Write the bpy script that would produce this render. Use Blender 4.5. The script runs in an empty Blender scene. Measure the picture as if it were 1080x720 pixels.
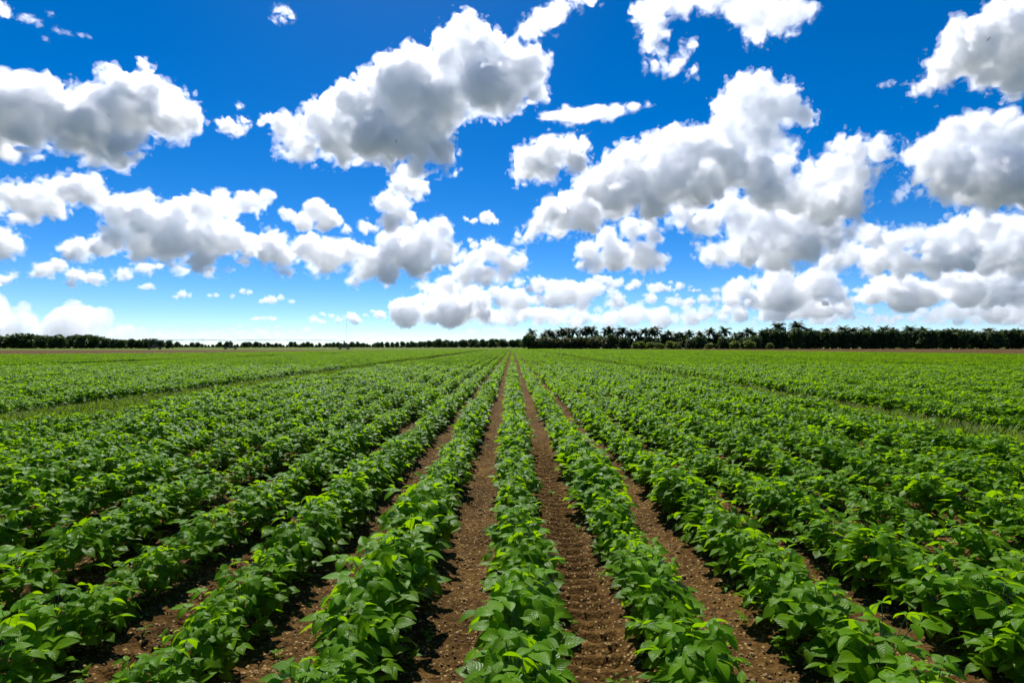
import bpy, math, random
import numpy as np
from mathutils import Vector, Matrix

scene = bpy.context.scene
COL = scene.collection
random.seed(11)
rng = np.random.default_rng(11)

# ------------------------------------------------------------------ camera
F = 600.0            # focal length in pixels of a 1080 px wide picture (20 mm on 36 mm)
HORIZON = 365.0      # pixel row of the horizon
EYE = 1.6
cam_data = bpy.data.cameras.new('camera')
cam_data.lens = 20.0
cam_data.sensor_width = 36.0
cam_data.clip_start = 0.05
cam_data.clip_end = 90000.0
cam = bpy.data.objects.new('camera', cam_data)
COL.objects.link(cam)
cam.location = (0.0, 0.0, EYE)
cam.rotation_euler = (math.radians(90.0) + math.atan((HORIZON - 360.0) / F), 0.0, 0.0)
scene.camera = cam


def place(px, py, dist):
    """A world point seen at pixel (px, py) at forward distance dist."""
    return ((px - 540.0) / F * dist, dist, EYE + (HORIZON - py) / F * dist)


# ------------------------------------------------------------------ light
SUN_ELEV = math.radians(51.0)
SUN_AZ = math.radians(-12.0)      # from +Y (view direction), negative = left
sdir = Vector((math.sin(SUN_AZ) * math.cos(SUN_ELEV), math.cos(SUN_AZ) * math.cos(SUN_ELEV), math.sin(SUN_ELEV)))
sun_data = bpy.data.lights.new('sun', 'SUN')
sun_data.energy = 5.0
sun_data.angle = math.radians(0.5)
sun_data.color = (1.0, 0.97, 0.92)
sun = bpy.data.objects.new('sun', sun_data)
COL.objects.link(sun)
sun.rotation_euler = sdir.to_track_quat('Z', 'Y').to_euler()
sun.location = (0, 0, 50)

world = bpy.data.worlds.new('World')
scene.world = world
world.use_nodes = True
wn, wl = world.node_tree.nodes, world.node_tree.links
wn.clear()
sky = wn.new('ShaderNodeTexSky')
sky.sky_type = 'NISHITA'
sky.sun_disc = False
sky.sun_elevation = SUN_ELEV
sky.sun_rotation = SUN_AZ
sky.altitude = 0.0
sky.air_density = 0.6
sky.dust_density = 0.06
sky.ozone_density = 3.0
hsv = wn.new('ShaderNodeHueSaturation')
hsv.inputs['Hue'].default_value = 0.504
hsv.inputs['Saturation'].default_value = 1.42
bg = wn.new('ShaderNodeBackground')
bg.inputs['Strength'].default_value = 0.094
wo = wn.new('ShaderNodeOutputWorld')
wl.new(sky.outputs['Color'], hsv.inputs['Color'])
wl.new(hsv.outputs['Color'], bg.inputs['Color'])
wl.new(bg.outputs['Background'], wo.inputs['Surface'])

# ------------------------------------------------------------------ render settings
scene.view_settings.view_transform = 'Standard'
scene.view_settings.look = 'None'
scene.view_settings.gamma = 1.0
scene.view_settings.exposure = 0.5
cy = scene.cycles
cy.max_bounces = 40
cy.diffuse_bounces = 3
cy.glossy_bounces = 2
cy.transmission_bounces = 4
cy.volume_bounces = 40
cy.transparent_max_bounces = 48
cy.sample_clamp_indirect = 6.0
cy.use_denoising = True
try:
    cy.denoiser = 'OPENIMAGEDENOISE'
    cy.denoising_input_passes = 'RGB_ALBEDO_NORMAL'
except Exception:
    pass

# ------------------------------------------------------------------ helpers


def link(o, parent=None):
    COL.objects.link(o)
    if parent is not None:
        o.parent = parent
    return o


def tag(o, label=None, cat=None, group=None, kind=None):
    for k, v in (('label', label), ('category', cat), ('group', group), ('kind', kind)):
        if v:
            o[k] = v
    return o


def np_mesh(name, verts, faces=None, quads=None, mats=(), smooth=True, mat_index=None):
    """Mesh from numpy arrays: triangles and/or quads."""
    me = bpy.data.meshes.new(name)
    verts = np.asarray(verts, dtype=np.float32)
    tri = np.zeros((0, 3), np.int32) if faces is None else np.asarray(faces, np.int32).reshape(-1, 3)
    qd = np.zeros((0, 4), np.int32) if quads is None else np.asarray(quads, np.int32).reshape(-1, 4)
    nl = tri.size + qd.size
    npoly = len(tri) + len(qd)
    me.vertices.add(len(verts))
    me.vertices.foreach_set('co', verts.ravel())
    me.loops.add(nl)
    me.loops.foreach_set('vertex_index', np.concatenate([tri.ravel(), qd.ravel()]).astype(np.int32))
    me.polygons.add(npoly)
    starts = np.concatenate([np.arange(len(tri)) * 3, len(tri) * 3 + np.arange(len(qd)) * 4]).astype(np.int32)
    me.polygons.foreach_set('loop_start', starts)
    if mat_index is not None:
        me.polygons.foreach_set('material_index', np.asarray(mat_index, np.int32))
    me.polygons.foreach_set('use_smooth', np.full(npoly, smooth, dtype=bool))
    for m in mats:
        me.materials.append(m)
    me.update(calc_edges=True)
    return me


# lattice gradient noise, vectorised
_perm = rng.permutation(256).astype(np.int32)
_perm = np.concatenate([_perm, _perm, _perm])
_grad = rng.normal(size=(256, 3)).astype(np.float32)
_grad /= np.linalg.norm(_grad, axis=1, keepdims=True)


def pnoise(p):
    """Gradient noise, about -1..1, for an (n, 3) float32 array."""
    pi = np.floor(p).astype(np.int32)
    pf = (p - pi).astype(np.float32)
    u = pf * pf * pf * (pf * (pf * 6 - 15) + 10)
    pi &= 255
    out = np.zeros(len(p), np.float32)
    for dx in (0, 1):
        ax = _perm[pi[:, 0] + dx]
        wx = u[:, 0] if dx else 1 - u[:, 0]
        for dy in (0, 1):
            ay = _perm[ax + ((pi[:, 1] + dy) & 255)]
            wy = wx * (u[:, 1] if dy else 1 - u[:, 1])
            for dz in (0, 1):
                h = _perm[ay + ((pi[:, 2] + dz) & 255)]
                g = _grad[h]
                d = g[:, 0] * (pf[:, 0] - dx) + g[:, 1] * (pf[:, 1] - dy) + g[:, 2] * (pf[:, 2] - dz)
                out += d * wy * (u[:, 2] if dz else 1 - u[:, 2])
    return out * 1.6


def surface_nets(f, origin, h):
    """Closed iso-surface f = 0 (f < 0 inside) of a 3-D grid."""
    s = f < 0
    nx, ny, nz = f.shape
    corner = [(i, j, k) for i in (0, 1) for j in (0, 1) for k in (0, 1)]
    cnt = np.zeros((nx - 1, ny - 1, nz - 1), np.uint8)
    for i, j, k in corner:
        cnt += s[i:nx - 1 + i, j:ny - 1 + j, k:nz - 1 + k]
    act = (cnt > 0) & (cnt < 8)
    cells = np.argwhere(act)
    idx = -np.ones(act.shape, np.int32)
    idx[act] = np.arange(len(cells))
    acc = np.zeros((len(cells), 3), np.float32)
    num = np.zeros(len(cells), np.float32)
    ci, cj, ck = cells.T
    vals = {c: f[ci + c[0], cj + c[1], ck + c[2]] for c in corner}
    for a in corner:
        for ax in range(3):
            if a[ax]:
                continue
            b = list(a)
            b[ax] = 1
            va, vb = vals[a], vals[tuple(b)]
            m = (va < 0) != (vb < 0)
            t = np.where(m, va / np.where(m, va - vb, 1), 0)
            for d in range(3):
                acc[:, d] += np.where(m, a[d] + (t if d == ax else 0), 0)
            num += m
    v = (cells + acc / num[:, None]) * h + origin
    quads = []
    for ax in range(3):
        o1, o2 = [(1, 2), (2, 0), (0, 1)][ax]
        sl_a = [slice(1, -1)] * 3
        sl_b = [slice(1, -1)] * 3
        sl_a[ax] = slice(0, -1)
        sl_b[ax] = slice(1, None)
        a, b = s[tuple(sl_a)], s[tuple(sl_b)]
        e = np.argwhere(a != b)
        inside_a = a[tuple(e.T)]
        base = e + 1
        base[:, ax] -= 1

        def at(d1, d2):
            q = base.copy()
            q[:, o1] += d1
            q[:, o2] += d2
            return idx[tuple(q.T)]
        q = np.stack([at(-1, -1), at(0, -1), at(0, 0), at(-1, 0)], 1)
        q[~inside_a] = q[~inside_a][:, ::-1]
        quads.append(q)
    return v.astype(np.float32), np.concatenate(quads)

# ------------------------------------------------------------------ clouds: closed shapes filled with scattering droplets


def cloud_material(density):
    m = bpy.data.materials.new('cloud droplets')
    m.use_nodes = True
    n, l = m.node_tree.nodes, m.node_tree.links
    n.clear()
    out = n.new('ShaderNodeOutputMaterial')
    v = n.new('ShaderNodeVolumePrincipled')
    v.inputs['Color'].default_value = (1, 1, 1, 1)
    v.inputs['Density'].default_value = density
    v.inputs['Anisotropy'].default_value = CLOUD_G
    l.new(v.outputs['Volume'], out.inputs['Volume'])
    m.cycles.homogeneous_volume = True
    return m


CLOUD_G = 0.6
CLOUD_BASE = 750.0


def make_cloud(label, blobs, tau=0.27, flat=1.0, rough=1.0, voxel=1.25, seed=0, thick=0.9, depth=0.55, grow=1.1):
    """blobs: (pixel x, pixel y, pixel radius). The cloud stands at the distance where its base is CLOUD_BASE metres up."""
    r_ = np.random.default_rng(1000 + seed)
    b = np.array(blobs, np.float32)
    if b[:, 2].max() < 11:                          # scraps of cloud are torn rather than round
        rough, flat = rough * 1.35, flat * 0.8
    b[:, 2] *= grow
    ybot = (b[:, 1] + b[:, 2] * 0.7).max()
    dist = float(np.clip(CLOUD_BASE / max((HORIZON - ybot) / F, 1e-3), 1700, 26000))
    s = dist / F                                   # metres per pixel at the cloud
    ext = max(b[:, 2].max(), 8)
    scale = float(np.clip(np.median(b[:, 2]), 4, 26))
    kids = []
    for x, y, r in b:                               # smaller turrets budding from every big lobe
        for _ in range(int(np.clip(r / 4.0, 0, 6))):
            a = r_.uniform(-0.5, math.pi + 0.5)
            rr = r * r_.uniform(0.22, 0.45)
            q = r * r_.uniform(0.2, 0.95)
            kids.append((x + math.cos(a) * q, y - math.sin(a) * q * 0.8, rr, -1.0))
    w = r_.uniform(-1, 1, len(b)).astype(np.float32) * ext * depth
    if kids:
        kids = np.array(kids, np.float32)
        src = np.repeat(np.arange(len(b)), [int(np.clip(r / 4.0, 0, 6)) for r in b[:, 2]])
        par = b[src]
        off2 = ((kids[:, 0] - par[:, 0]) ** 2 + (kids[:, 1] - par[:, 1]) ** 2) / par[:, 2] ** 2
        kw = w[src] - par[:, 2] * np.sqrt(np.clip(1 - off2, 0, 1)) * r_.uniform(0.5, 1.0, len(kids))
        b = np.concatenate([b, kids[:, :3]])
        w = np.concatenate([w, kw.astype(np.float32)])
    cen = np.stack([(b[:, 0] - 540) * (1 + w / F), w, (HORIZON - b[:, 1]) * (1 + w / F)], 1)
    rad = b[:, 2] * (1 + w / F)
    pad = 5.0
    lo = (cen - rad[:, None]).min(0) - pad
    hi = (cen + rad[:, None]).max(0) + pad
    n = np.ceil((hi - lo) / voxel).astype(int) + 1
    ax = [(lo[i] + np.arange(n[i]) * voxel).astype(np.float32) for i in range(3)]
    f = np.full(n, 99.0, np.float32)
    k = 0.22                                        # smooth union, in units of blob radius
    for c, r in zip(cen, rad):
        i0 = np.maximum(((c - r * 1.9 - 4 - lo) / voxel).astype(int), 0)
        i1 = np.minimum(((c + r * 1.9 + 4 - lo) / voxel).astype(int) + 2, n)
        X = ax[0][i0[0]:i1[0], None, None] - c[0]
        Y = (ax[1][None, i0[1]:i1[1], None] - c[1]) / max(thick, 0.4)
        Z = (ax[2][None, None, i0[2]:i1[2]] - c[2]) / flat
        d = np.sqrt(X * X + Y * Y + Z * Z) - r
        sub = f[i0[0]:i1[0], i0[1]:i1[1], i0[2]:i1[2]]
        kk = k * r
        hh = np.clip(0.5 + 0.5 * (sub - d) / kk, 0, 1)
        sub[...] = sub * (1 - hh) + d * hh - kk * hh * (1 - hh)
    band = np.argwhere(np.abs(f) < scale * 0.95)
    p = (band * voxel).astype(np.float32) + r_.uniform(0, 200, 3).astype(np.float32)
    disp = np.zeros(len(p), np.float32)
    # cauliflower: rounded bulges with creases between, then ragged shreds
    wl_ = scale * 1.15
    amp = scale * 0.46 * rough
    warp = pnoise(p / (scale * 1.6)) * scale * 0.35
    q = p + warp[:, None]
    while wl_ > voxel * 1.7:
        nz = pnoise(q / wl_ + 17.3 * len(disp) % 91)
        disp += amp * (np.abs(nz) * 1.5 - 0.42)
        wl_ *= 0.5
        amp *= 0.66
    wl_, amp = scale * 0.6, scale * 0.24 * rough      # torn edges
    while wl_ > voxel * 1.4:
        disp += amp * pnoise(q / wl_ + 31.0)
        wl_ *= 0.5
        amp *= 0.7
    rag = pnoise(p / (scale * 2.1) + 55.0)            # some flanks are more ragged than others
    disp -= np.clip(rag, 0, 1) * scale * 0.55 * rough * (0.5 + 0.9 * np.abs(pnoise(p / (scale * 0.55) + 9.0)))
    fb = f[tuple(band.T)]
    f[tuple(band.T)] = fb - disp
    f[[0, -1]] = 9
    f[:, [0, -1]] = 9
    f[:, :, [0, -1]] = 9
    # three nested skins: a torn thin veil, the body, and the dense heart
    veil = f.copy()
    bp_ = band[np.abs(f[tuple(band.T)]) < scale * 0.6]
    pv = (bp_ * voxel).astype(np.float32) + 13.0
    shred = pnoise(pv / max(scale * 0.45, voxel * 3)) * 0.30 + pnoise(pv / max(scale * 0.2, voxel * 2)) * 0.18 + pnoise(pv / (voxel * 2.0)) * 0.04
    veil[tuple(bp_.T)] -= scale * rough * (0.09 + shred)
    skins = [(veil, 0.13), (f + scale * 0.05, 0.30), (f + scale * 0.22, 0.57)]
    vs, qs, mi, n0 = [], [], [], 0
    for i, (g, share) in enumerate(skins):
        if not (g < 0).any():
            continue
        v, quads = surface_nets(g, lo, voxel)
        vs.append(v)
        qs.append(quads + n0)
        mi.append(np.full(len(quads), i))
        n0 += len(v)
    v, quads, mi = np.concatenate(vs), np.concatenate(qs), np.concatenate(mi)
    W = np.stack([v[:, 0] * s, dist + v[:, 1] * s, EYE + v[:, 2] * s], 1)
    base = np.array([W[:, 0].mean(), dist, W[:, 2].min()])
    me = np_mesh('cloud', W - base, quads=quads, mats=[cloud_material(tau * sh / s) for _, sh in skins], smooth=True, mat_index=mi)
    o = bpy.data.objects.new('cloud', me)
    o.location = base
    tag(o, label, 'cloud', 'clouds over the field')
    link(o)
    return o




def bank(x0, x1, ybase, height, seed):
    """Blobs of a flat-footed, uneven cloud bank: pixel span x0..x1, foot at ybase, up to height px tall."""
    r_ = random.Random(seed)
    f1, f2, f3 = (r_.uniform(0, 9) for _ in range(3))
    out = []
    for i in range(int((x1 - x0) / height * 13) + 6):
        x = r_.uniform(x0, x1)
        t = (x - x0) / (x1 - x0)
        env = (4 * t * (1 - t)) ** 0.4 if x0 > 0 and x1 < 1080 else 1.0
        q = x / height
        hill = 0.6 + 0.27 * math.sin(q * 0.55 + f1) + 0.16 * math.sin(q * 1.37 + f2) + 0.1 * math.sin(q * 3.1 + f3)
        hh = height * env * max(0.12, min(1.0, hill))
        r = max(2.0, hh * (0.14 + 0.24 * r_.random() ** 2))
        y = ybase - r * 0.6 - (hh - r * 1.6) * r_.random() ** 1.15
        out.append((x, min(y, ybase - r * 0.5), r * r_.uniform(0.9, 1.15)))
    return out


CLOUDS = [
 ('large white cloud with a dark grey heart at the left edge of the sky', dict(), [
  (12,112,32),(40,108,27),(-28,118,40),(70,126,27),(100,122,25),(130,112,32),(148,98,25),(170,118,25),(190,125,18),(203,128,10),(60,140,20),(100,146,22),(125,150,18),(30,140,20),(-10,145,20),(118,160,12),(128,170,9)]),
 ('small white puff just right of the dark-hearted cloud at the left edge', dict(), [(238,132,9),(249,136,9),(256,126,6),(252,112,3.5)]),
 ('tiny white puff touching the left tip of the big central cloud', dict(), [(281,124,6),(275,129,4)]),
 ('big ragged cloud above the left half, with a tall rounded tower at its right', dict(), [
  (300,134,13),(312,152,14),(335,125,18),(355,148,24),(370,110,24),(395,138,30),(398,98,24),(425,92,33),(445,128,30),(440,78,24),(465,108,28),(468,46,13),(474,68,18),(490,36,18),(505,58,26),(510,88,28),(535,85,28),(555,72,20),(566,94,12),(530,104,18),(415,150,24),(440,165,16),(465,158,16),(475,174,9),(425,176,8),(328,160,10),(298,160,8)]),
 ('ragged white streak running off the top edge beside the tower of the big cloud', dict(rough=1.25, tau=0.1), [(543,46,8),(558,30,11),(573,18,12),(590,8,11),(610,-2,11),(625,-8,9)]),
 ('narrow stack of white puffs hanging below the big central cloud', dict(), [(425,195,13),(440,198,11),(405,212,11),(420,220,13),(430,230,9),(411,234,11),(385,238,7),(365,242,5)]),
 ('broad white cloud left of centre with grey patches, under the stack of puffs', dict(), [
  (285,260,17),(300,270,13),(325,262,15),(345,270,17),(370,265,13),(395,275,17),(420,262,22),(445,255,19),(465,241,11),(470,268,15),(440,278,17),(410,290,12),(380,288,9),(375,297,6),(481,264,7),(300,286,7),(330,284,8)]),
 ('small smooth white cloud with a pointed left end, left of the stack of puffs', dict(rough=0.7), [(332,221,12),(345,230,11),(320,234,10),(306,228,7),(298,223,5),(354,232,7),(340,238,7)]),
 ('lumpy white cloud at the left edge, directly below the dark-hearted cloud', dict(), [(10,205,14),(30,210,16),(50,215,15),(70,200,15),(85,195,13),(95,205,13),(30,225,11),(15,230,9),(60,222,9),(100,188,7),(45,190,5),(-12,212,14)]),
 ('long bank of lumpy white cloud in the left half, grey in its middle', dict(), [
  (112,215,12),(130,225,18),(150,215,13),(160,235,20),(190,230,20),(215,222,17),(235,215,13),(255,212,11),(266,214,11),(280,206,7),(215,250,20),(240,250,18),(260,258,11),(180,255,20),(150,255,18),(120,250,14),(105,258,12),(85,262,12),(70,265,7),(210,274,12),(190,284,7),(220,284,8),(240,284,5),(255,275,5)]),
 ('low grey-bottomed cloud tucked under the long bank on the left', dict(), [(45,285,9),(60,280,9),(80,289,9),(100,293,9),(75,297,5),(130,289,8),(150,284,8),(165,281,5),(35,290,5)]),
 ('tiny flat puff just below the low grey-bottomed cloud on the left', dict(), [(155,302,5),(148,303,3.5),(161,303,3)]),
 ('small rounded cloud cut by the left edge, halfway up the sky', dict(), [(8,255,12),(-6,257,15),(17,261,7)]),
 ('small ragged cloud cut by the left edge, low above the distant bank', dict(), [(4,294,7),(14,290,4),(-8,295,8)]),
 ('pale bank of cloud lying on the horizon at the far left', dict(tau=0.075, rough=1.2), bank(-70, 70, 360, 70, 41) + bank(30, 140, 360, 52, 42) + bank(100, 180, 360, 30, 43) + bank(150, 240, 360, 18, 44)),
 ('small triangular puff alone in the blue above the distant bank', dict(), [(192,310,5),(186,313,3),(200,312,3)]),
 ('pair of tiny flat puffs above the horizon left of centre', dict(voxel=1.0), [(228,311,3.5),(222,311.5,2.5),(245,312,3),(255,307,4),(263,308,3.5)]),
 ('small elongated puff low in the sky left of centre', dict(voxel=1.2), [(285,316,6),(275,318,3.5),(296,314,4),(307,318,3.5)]),
 ('tiny flat cloud low over the irrigation pipe', dict(voxel=0.8), bank(266, 290, 337, 6, 3)),
 ('small lumpy cloud above the mast of the irrigation tower', dict(voxel=0.9), bank(326, 425, 342, 48, 5)),
 ('small tufted cloud low in the sky right of the mast', dict(voxel=0.9), bank(405, 465, 341, 46, 6)),
 ('small rounded cloud low in the sky near the centre', dict(voxel=0.9), bank(445, 520, 339, 48, 7)),
 ('medium white cloud with a flat grey foot in the centre of the picture', dict(), [(445,300,7),(456,305,8),(470,300,10),(490,290,12),(500,276,12),(515,266,12),(526,270,12),(536,280,12),(546,276,11),(510,290,12),(530,291,9),(482,304,7)]),
 ('small tufted puff alone in the blue left of the great right-hand cloud', dict(voxel=1.2), [(500,233,4),(514,229,8),(492,231,3),(523,233,4)]),
 ('small puff under the tufted one, left of the great right-hand cloud', dict(voxel=1.2), [(500,258,5),(510,256,4),(496,253,3)]),
 ('thin flat lens-shaped cloud streak above the great right-hand cloud', dict(flat=0.42, rough=0.9, tau=0.13), [(580,122,10),(596,122,14),(612,121,16),(630,118,15),(650,116,12),(668,112,9),(684,109,6),(600,131,8),(640,124,8)]),
 ('ragged torn cloud at the top edge right of centre', dict(rough=1.2, tau=0.1), [(680,10,13),(695,5,15),(720,2,13),(690,28,13),(688,44,11),(700,55,7),(714,65,9),(705,72,7),(725,50,6),(730,44,5),(690,70,6),(732,76,4),(750,0,13),(775,5,15),(800,10,20),(820,15,18),(840,10,14),(800,34,13),(808,45,7),(858,8,9),(835,33,7),(760,-12,18)]),
 ('rounded white cloud at the left shoulder of the great right-hand cloud', dict(), [(560,170,16),(580,160,16),(600,156,14),(575,180,13),(547,184,9),(610,170,13),(615,150,7),(551,158,6)]),
 ('great towering cloud on the right with a tall domed head and dark grey flanks', dict(), [
  (785,95,15),(800,90,13),(775,115,17),(800,115,23),(825,110,19),(845,120,13),(855,125,7),(765,140,19),(800,145,23),(740,155,21),(720,150,15),(700,155,17),(715,175,23),(680,160,13),(660,165,13),(650,175,15),(670,185,23),(700,195,27),(740,190,27),(770,175,25),(640,185,13),(625,195,17),(655,205,21),(795,180,21),(820,180,17),(830,160,11),(810,200,21),(690,215,17),(880,180,17),(900,162,15),(886,150,9),(925,158,11),(931,150,9),(945,165,7),(910,185,15),(860,190,17),(895,200,19),(870,215,21),(900,222,13),(915,210,7),(840,205,18)]),
 ('grey-hearted cloud hanging from the left foot of the great right-hand cloud', dict(), [(615,205,15),(600,215,15),(585,225,17),(570,235,12),(560,245,8),(618,230,18),(590,247,9),(645,215,16),(545,248,6)]),
 ('dark blue-grey cloud under the great right-hand cloud', dict(tau=0.22), [(800,225,16),(780,235,16),(815,240,22),(840,240,24),(870,240,20),(790,260,20),(820,265,22),(850,262,18),(880,256,13),(760,270,14),(745,264,11),(900,244,9),(720,225,14),(745,235,16),(770,215,14)]),
 ('lumpy cloud with a dark oval patch, below the great cloud and right of centre', dict(), [(620,265,12),(640,250,12),(665,240,12),(685,236,9),(690,250,9),(650,270,16),(675,270,16),(630,280,9),(695,275,9),(615,278,7)]),
 ('big rounded cloud with a dark base at the right edge', dict(), [(985,165,22),(1005,145,17),(1025,140,19),(1050,140,19),(1075,145,23),(975,180,13),(1005,185,24),(1035,185,27),(1065,185,30),(1095,180,30),(1020,202,14),(1050,208,13),(1080,211,13)]),
 ('thin grey wisp left of the rounded cloud at the right edge', dict(tau=0.06, rough=1.2), [(950,205,7),(957,196,6),(945,212,5),(968,207,4)]),
 ('bright cloud cut by the top right corner', dict(), [(965,95,7),(978,90,9),(990,76,13),(1010,60,20),(1015,38,16),(1035,45,24),(1060,25,24),(1055,65,24),(1080,50,34),(1075,85,16),(1045,80,9),(1110,40,40)]),
 ('wide lumpy white cloud low on the right, under the rounded one', dict(), [
  (920,250,13),(940,258,15),(965,250,13),(990,255,15),(1015,245,18),(1040,240,17),(1065,245,18),(1088,245,20),(900,265,13),(880,275,13),(925,275,16),(955,280,16),(985,275,18),(1015,270,18),(1045,270,20),(1075,272,20),(1105,265,22)]),
 ('long low cloud with a flat grey base just above the right-hand trees', dict(), bank(830, 1120, 322, 50, 13)),
 ('low white cloud above the left end of the palm trees', dict(voxel=1.0, tau=0.2), bank(500, 660, 326, 52, 8)),
 ('low lumpy cloud above the middle of the palm trees', dict(voxel=1.0, tau=0.2), bank(625, 790, 322, 48, 9)),
 ('low grey-based cloud above the right end of the palm trees', dict(voxel=1.0, tau=0.2), bank(750, 900, 325, 50, 10)),
 ('middling bank of white lumps over the palms, under the cloud with the dark oval patch', dict(voxel=1.0, tau=0.22), bank(540, 780, 308, 36, 31)),
 ('grey-white bank low over the joint of palms and windbreak', dict(voxel=1.0, tau=0.2), bank(690, 930, 336, 36, 32)),
 ('pale grey bank low over the windbreak, reaching the right edge', dict(voxel=1.0, tau=0.18), bank(830, 1130, 338, 42, 33)),
 ('pale low bank between the left wood and the mast', dict(voxel=1.0, tau=0.12), bank(200, 400, 356, 30, 35)),
 ('pale low bank between the mast and the palm trees', dict(voxel=1.0, tau=0.16), bank(440, 650, 342, 30, 34)),
 ('hazy lower bank of cloud just above the horizon behind the palm trees', dict(voxel=1.0, tau=0.14), bank(455, 760, 344, 34, 11)),
 ('hazy lower bank of cloud just above the horizon behind the windbreak', dict(voxel=1.0, tau=0.14), bank(720, 1130, 343, 30, 21)),
 ('thin pale line of cloud lying on the horizon behind the palm trees', dict(voxel=1.0, tau=0.08), bank(380, 1120, 357, 16, 22)),
 ('faint wisp high in the top left corner', dict(voxel=0.9, tau=0.05, rough=1.3), [(22,17,5),(29,19,6),(37,22,4),(52,13,3.5)]),
 ('faint curl of wisp in the blue at the top edge left of centre', dict(voxel=0.9, tau=0.06, rough=1.3), [(290,8,5),(300,10,6),(306,15,5),(288,18,4),(297,20,4)]),
 ('small flat wisp in the blue at the top left', dict(voxel=0.9, tau=0.04, rough=1.3, flat=0.7), [(58,30,5),(66,33,5),(84,36,4),(46,40,4),(92,37,3)]),
 ('white fragment cut by the top left corner', dict(voxel=1.0), [(-2,6,7),(2,12,6),(-6,10,6)]),
 ('small torn shred in the blue right of the great towering cloud', dict(voxel=0.9, tau=0.06, rough=1.3), [(932,89,4),(938,87,4),(944,86,3)]),
 ('thin pale line of cloud along the horizon behind the irrigation machine', dict(voxel=1.0, tau=0.08), bank(190, 430, 360, 14, 12)),
]
for _i, (_lab, _kw, _bl) in enumerate(CLOUDS):
    make_cloud(_lab, _bl, seed=_i, **_kw)
# ------------------------------------------------------------------ materials of the field


def mat(name):
    m = bpy.data.materials.new(name)
    m.use_nodes = True
    n = m.node_tree.nodes
    n.clear()
    return m, n, m.node_tree.links


def nd(n, t, **kw):
    x = n.new(t)
    for k, v in kw.items():
        if k in x.inputs:
            x.inputs[k].default_value = v
        else:
            setattr(x, k, v)
    return x


def math_node(n, l, op, a, b=None, c=None):
    x = n.new('ShaderNodeMath')
    x.operation = op
    for i, v in enumerate((a, b, c)):
        if v is None:
            continue
        if isinstance(v, (int, float)):
            x.inputs[i].default_value = v
        else:
            l.new(v, x.inputs[i])
    return x.outputs[0]


def ramp(n, l, fac, stops):
    r = n.new('ShaderNodeValToRGB')
    e = r.color_ramp.elements
    while len(e) < len(stops):
        e.new(0.5)
    for el, (p, c) in zip(e, stops):
        el.position = p
        el.color = (*c, 1) if len(c) == 3 else c
    l.new(fac, r.inputs['Fac'])
    return r.outputs['Color']


def leaf_material(name, dark, light, through, trans, veins=True, rough=0.42, spec=0.5):
    m, n, l = mat(name)
    out = n.new('ShaderNodeOutputMaterial')
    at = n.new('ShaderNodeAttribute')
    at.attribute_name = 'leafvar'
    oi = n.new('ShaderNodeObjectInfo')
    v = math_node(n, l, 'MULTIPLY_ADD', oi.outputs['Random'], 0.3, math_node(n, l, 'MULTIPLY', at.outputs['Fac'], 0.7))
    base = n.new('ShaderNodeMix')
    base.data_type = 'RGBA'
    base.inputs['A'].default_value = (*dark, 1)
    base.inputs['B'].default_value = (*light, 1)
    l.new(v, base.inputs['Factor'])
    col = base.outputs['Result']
    p = n.new('ShaderNodeBsdfPrincipled')
    p.inputs['Roughness'].default_value = rough
    p.inputs['Specular IOR Level'].default_value = spec
    tr = n.new('ShaderNodeBsdfTranslucent')
    tc = n.new('ShaderNodeMix')
    tc.data_type = 'RGBA'
    tc.inputs['A'].default_value = (through[0] * 0.55, through[1] * 0.72, through[2] * 0.8, 1)
    tc.inputs['B'].default_value = (*through, 1)
    l.new(v, tc.inputs['Factor'])
    if veins:
        uv = n.new('ShaderNodeUVMap')
        sx = n.new('ShaderNodeSeparateXYZ')
        l.new(uv.outputs['UV'], sx.inputs['Vector'])
        ax = math_node(n, l, 'ABSOLUTE', math_node(n, l, 'SUBTRACT', sx.outputs['X'], 0.5))
        mid = math_node(n, l, 'LESS_THAN', ax, 0.022)
        ph = math_node(n, l, 'MULTIPLY', math_node(n, l, 'SUBTRACT', sx.outputs['Y'], math_node(n, l, 'MULTIPLY', ax, 0.75)), 7.0)
        fr = math_node(n, l, 'FRACT', ph)
        tri = math_node(n, l, 'ABSOLUTE', math_node(n, l, 'SUBTRACT', fr, 0.5))
        side = math_node(n, l, 'LESS_THAN', tri, 0.055)
        vein = math_node(n, l, 'MAXIMUM', mid, side)
        mx = n.new('ShaderNodeMix')
        mx.data_type = 'RGBA'
        l.new(math_node(n, l, 'MULTIPLY', vein, 0.22), mx.inputs['Factor'])
        l.new(col, mx.inputs['A'])
        mx.inputs['B'].default_value = (0.13, 0.24, 0.06, 1)
        col = mx.outputs['Result']
        bump = n.new('ShaderNodeBump')
        bump.inputs['Strength'].default_value = 0.28
        bump.inputs['Distance'].default_value = 0.004
        nz = nd(n, 'ShaderNodeTexNoise', Scale=9.0, Detail=2.0)
        l.new(uv.outputs['UV'], nz.inputs['Vector'])
        hgt = math_node(n, l, 'ADD', math_node(n, l, 'MULTIPLY', tri, 1.6), math_node(n, l, 'MULTIPLY', nz.outputs['Fac'], 0.8))
        l.new(hgt, bump.inputs['Height'])
        l.new(bump.outputs['Normal'], p.inputs['Normal'])
        l.new(bump.outputs['Normal'], tr.inputs['Normal'])
    l.new(col, p.inputs['Base Color'])
    l.new(tc.outputs['Result'], tr.inputs['Color'])
    mix = n.new('ShaderNodeMixShader')
    mix.inputs['Fac'].default_value = trans
    l.new(p.outputs['BSDF'], mix.inputs[1])
    l.new(tr.outputs['BSDF'], mix.inputs[2])
    l.new(mix.outputs['Shader'], out.inputs['Surface'])
    return m


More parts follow.
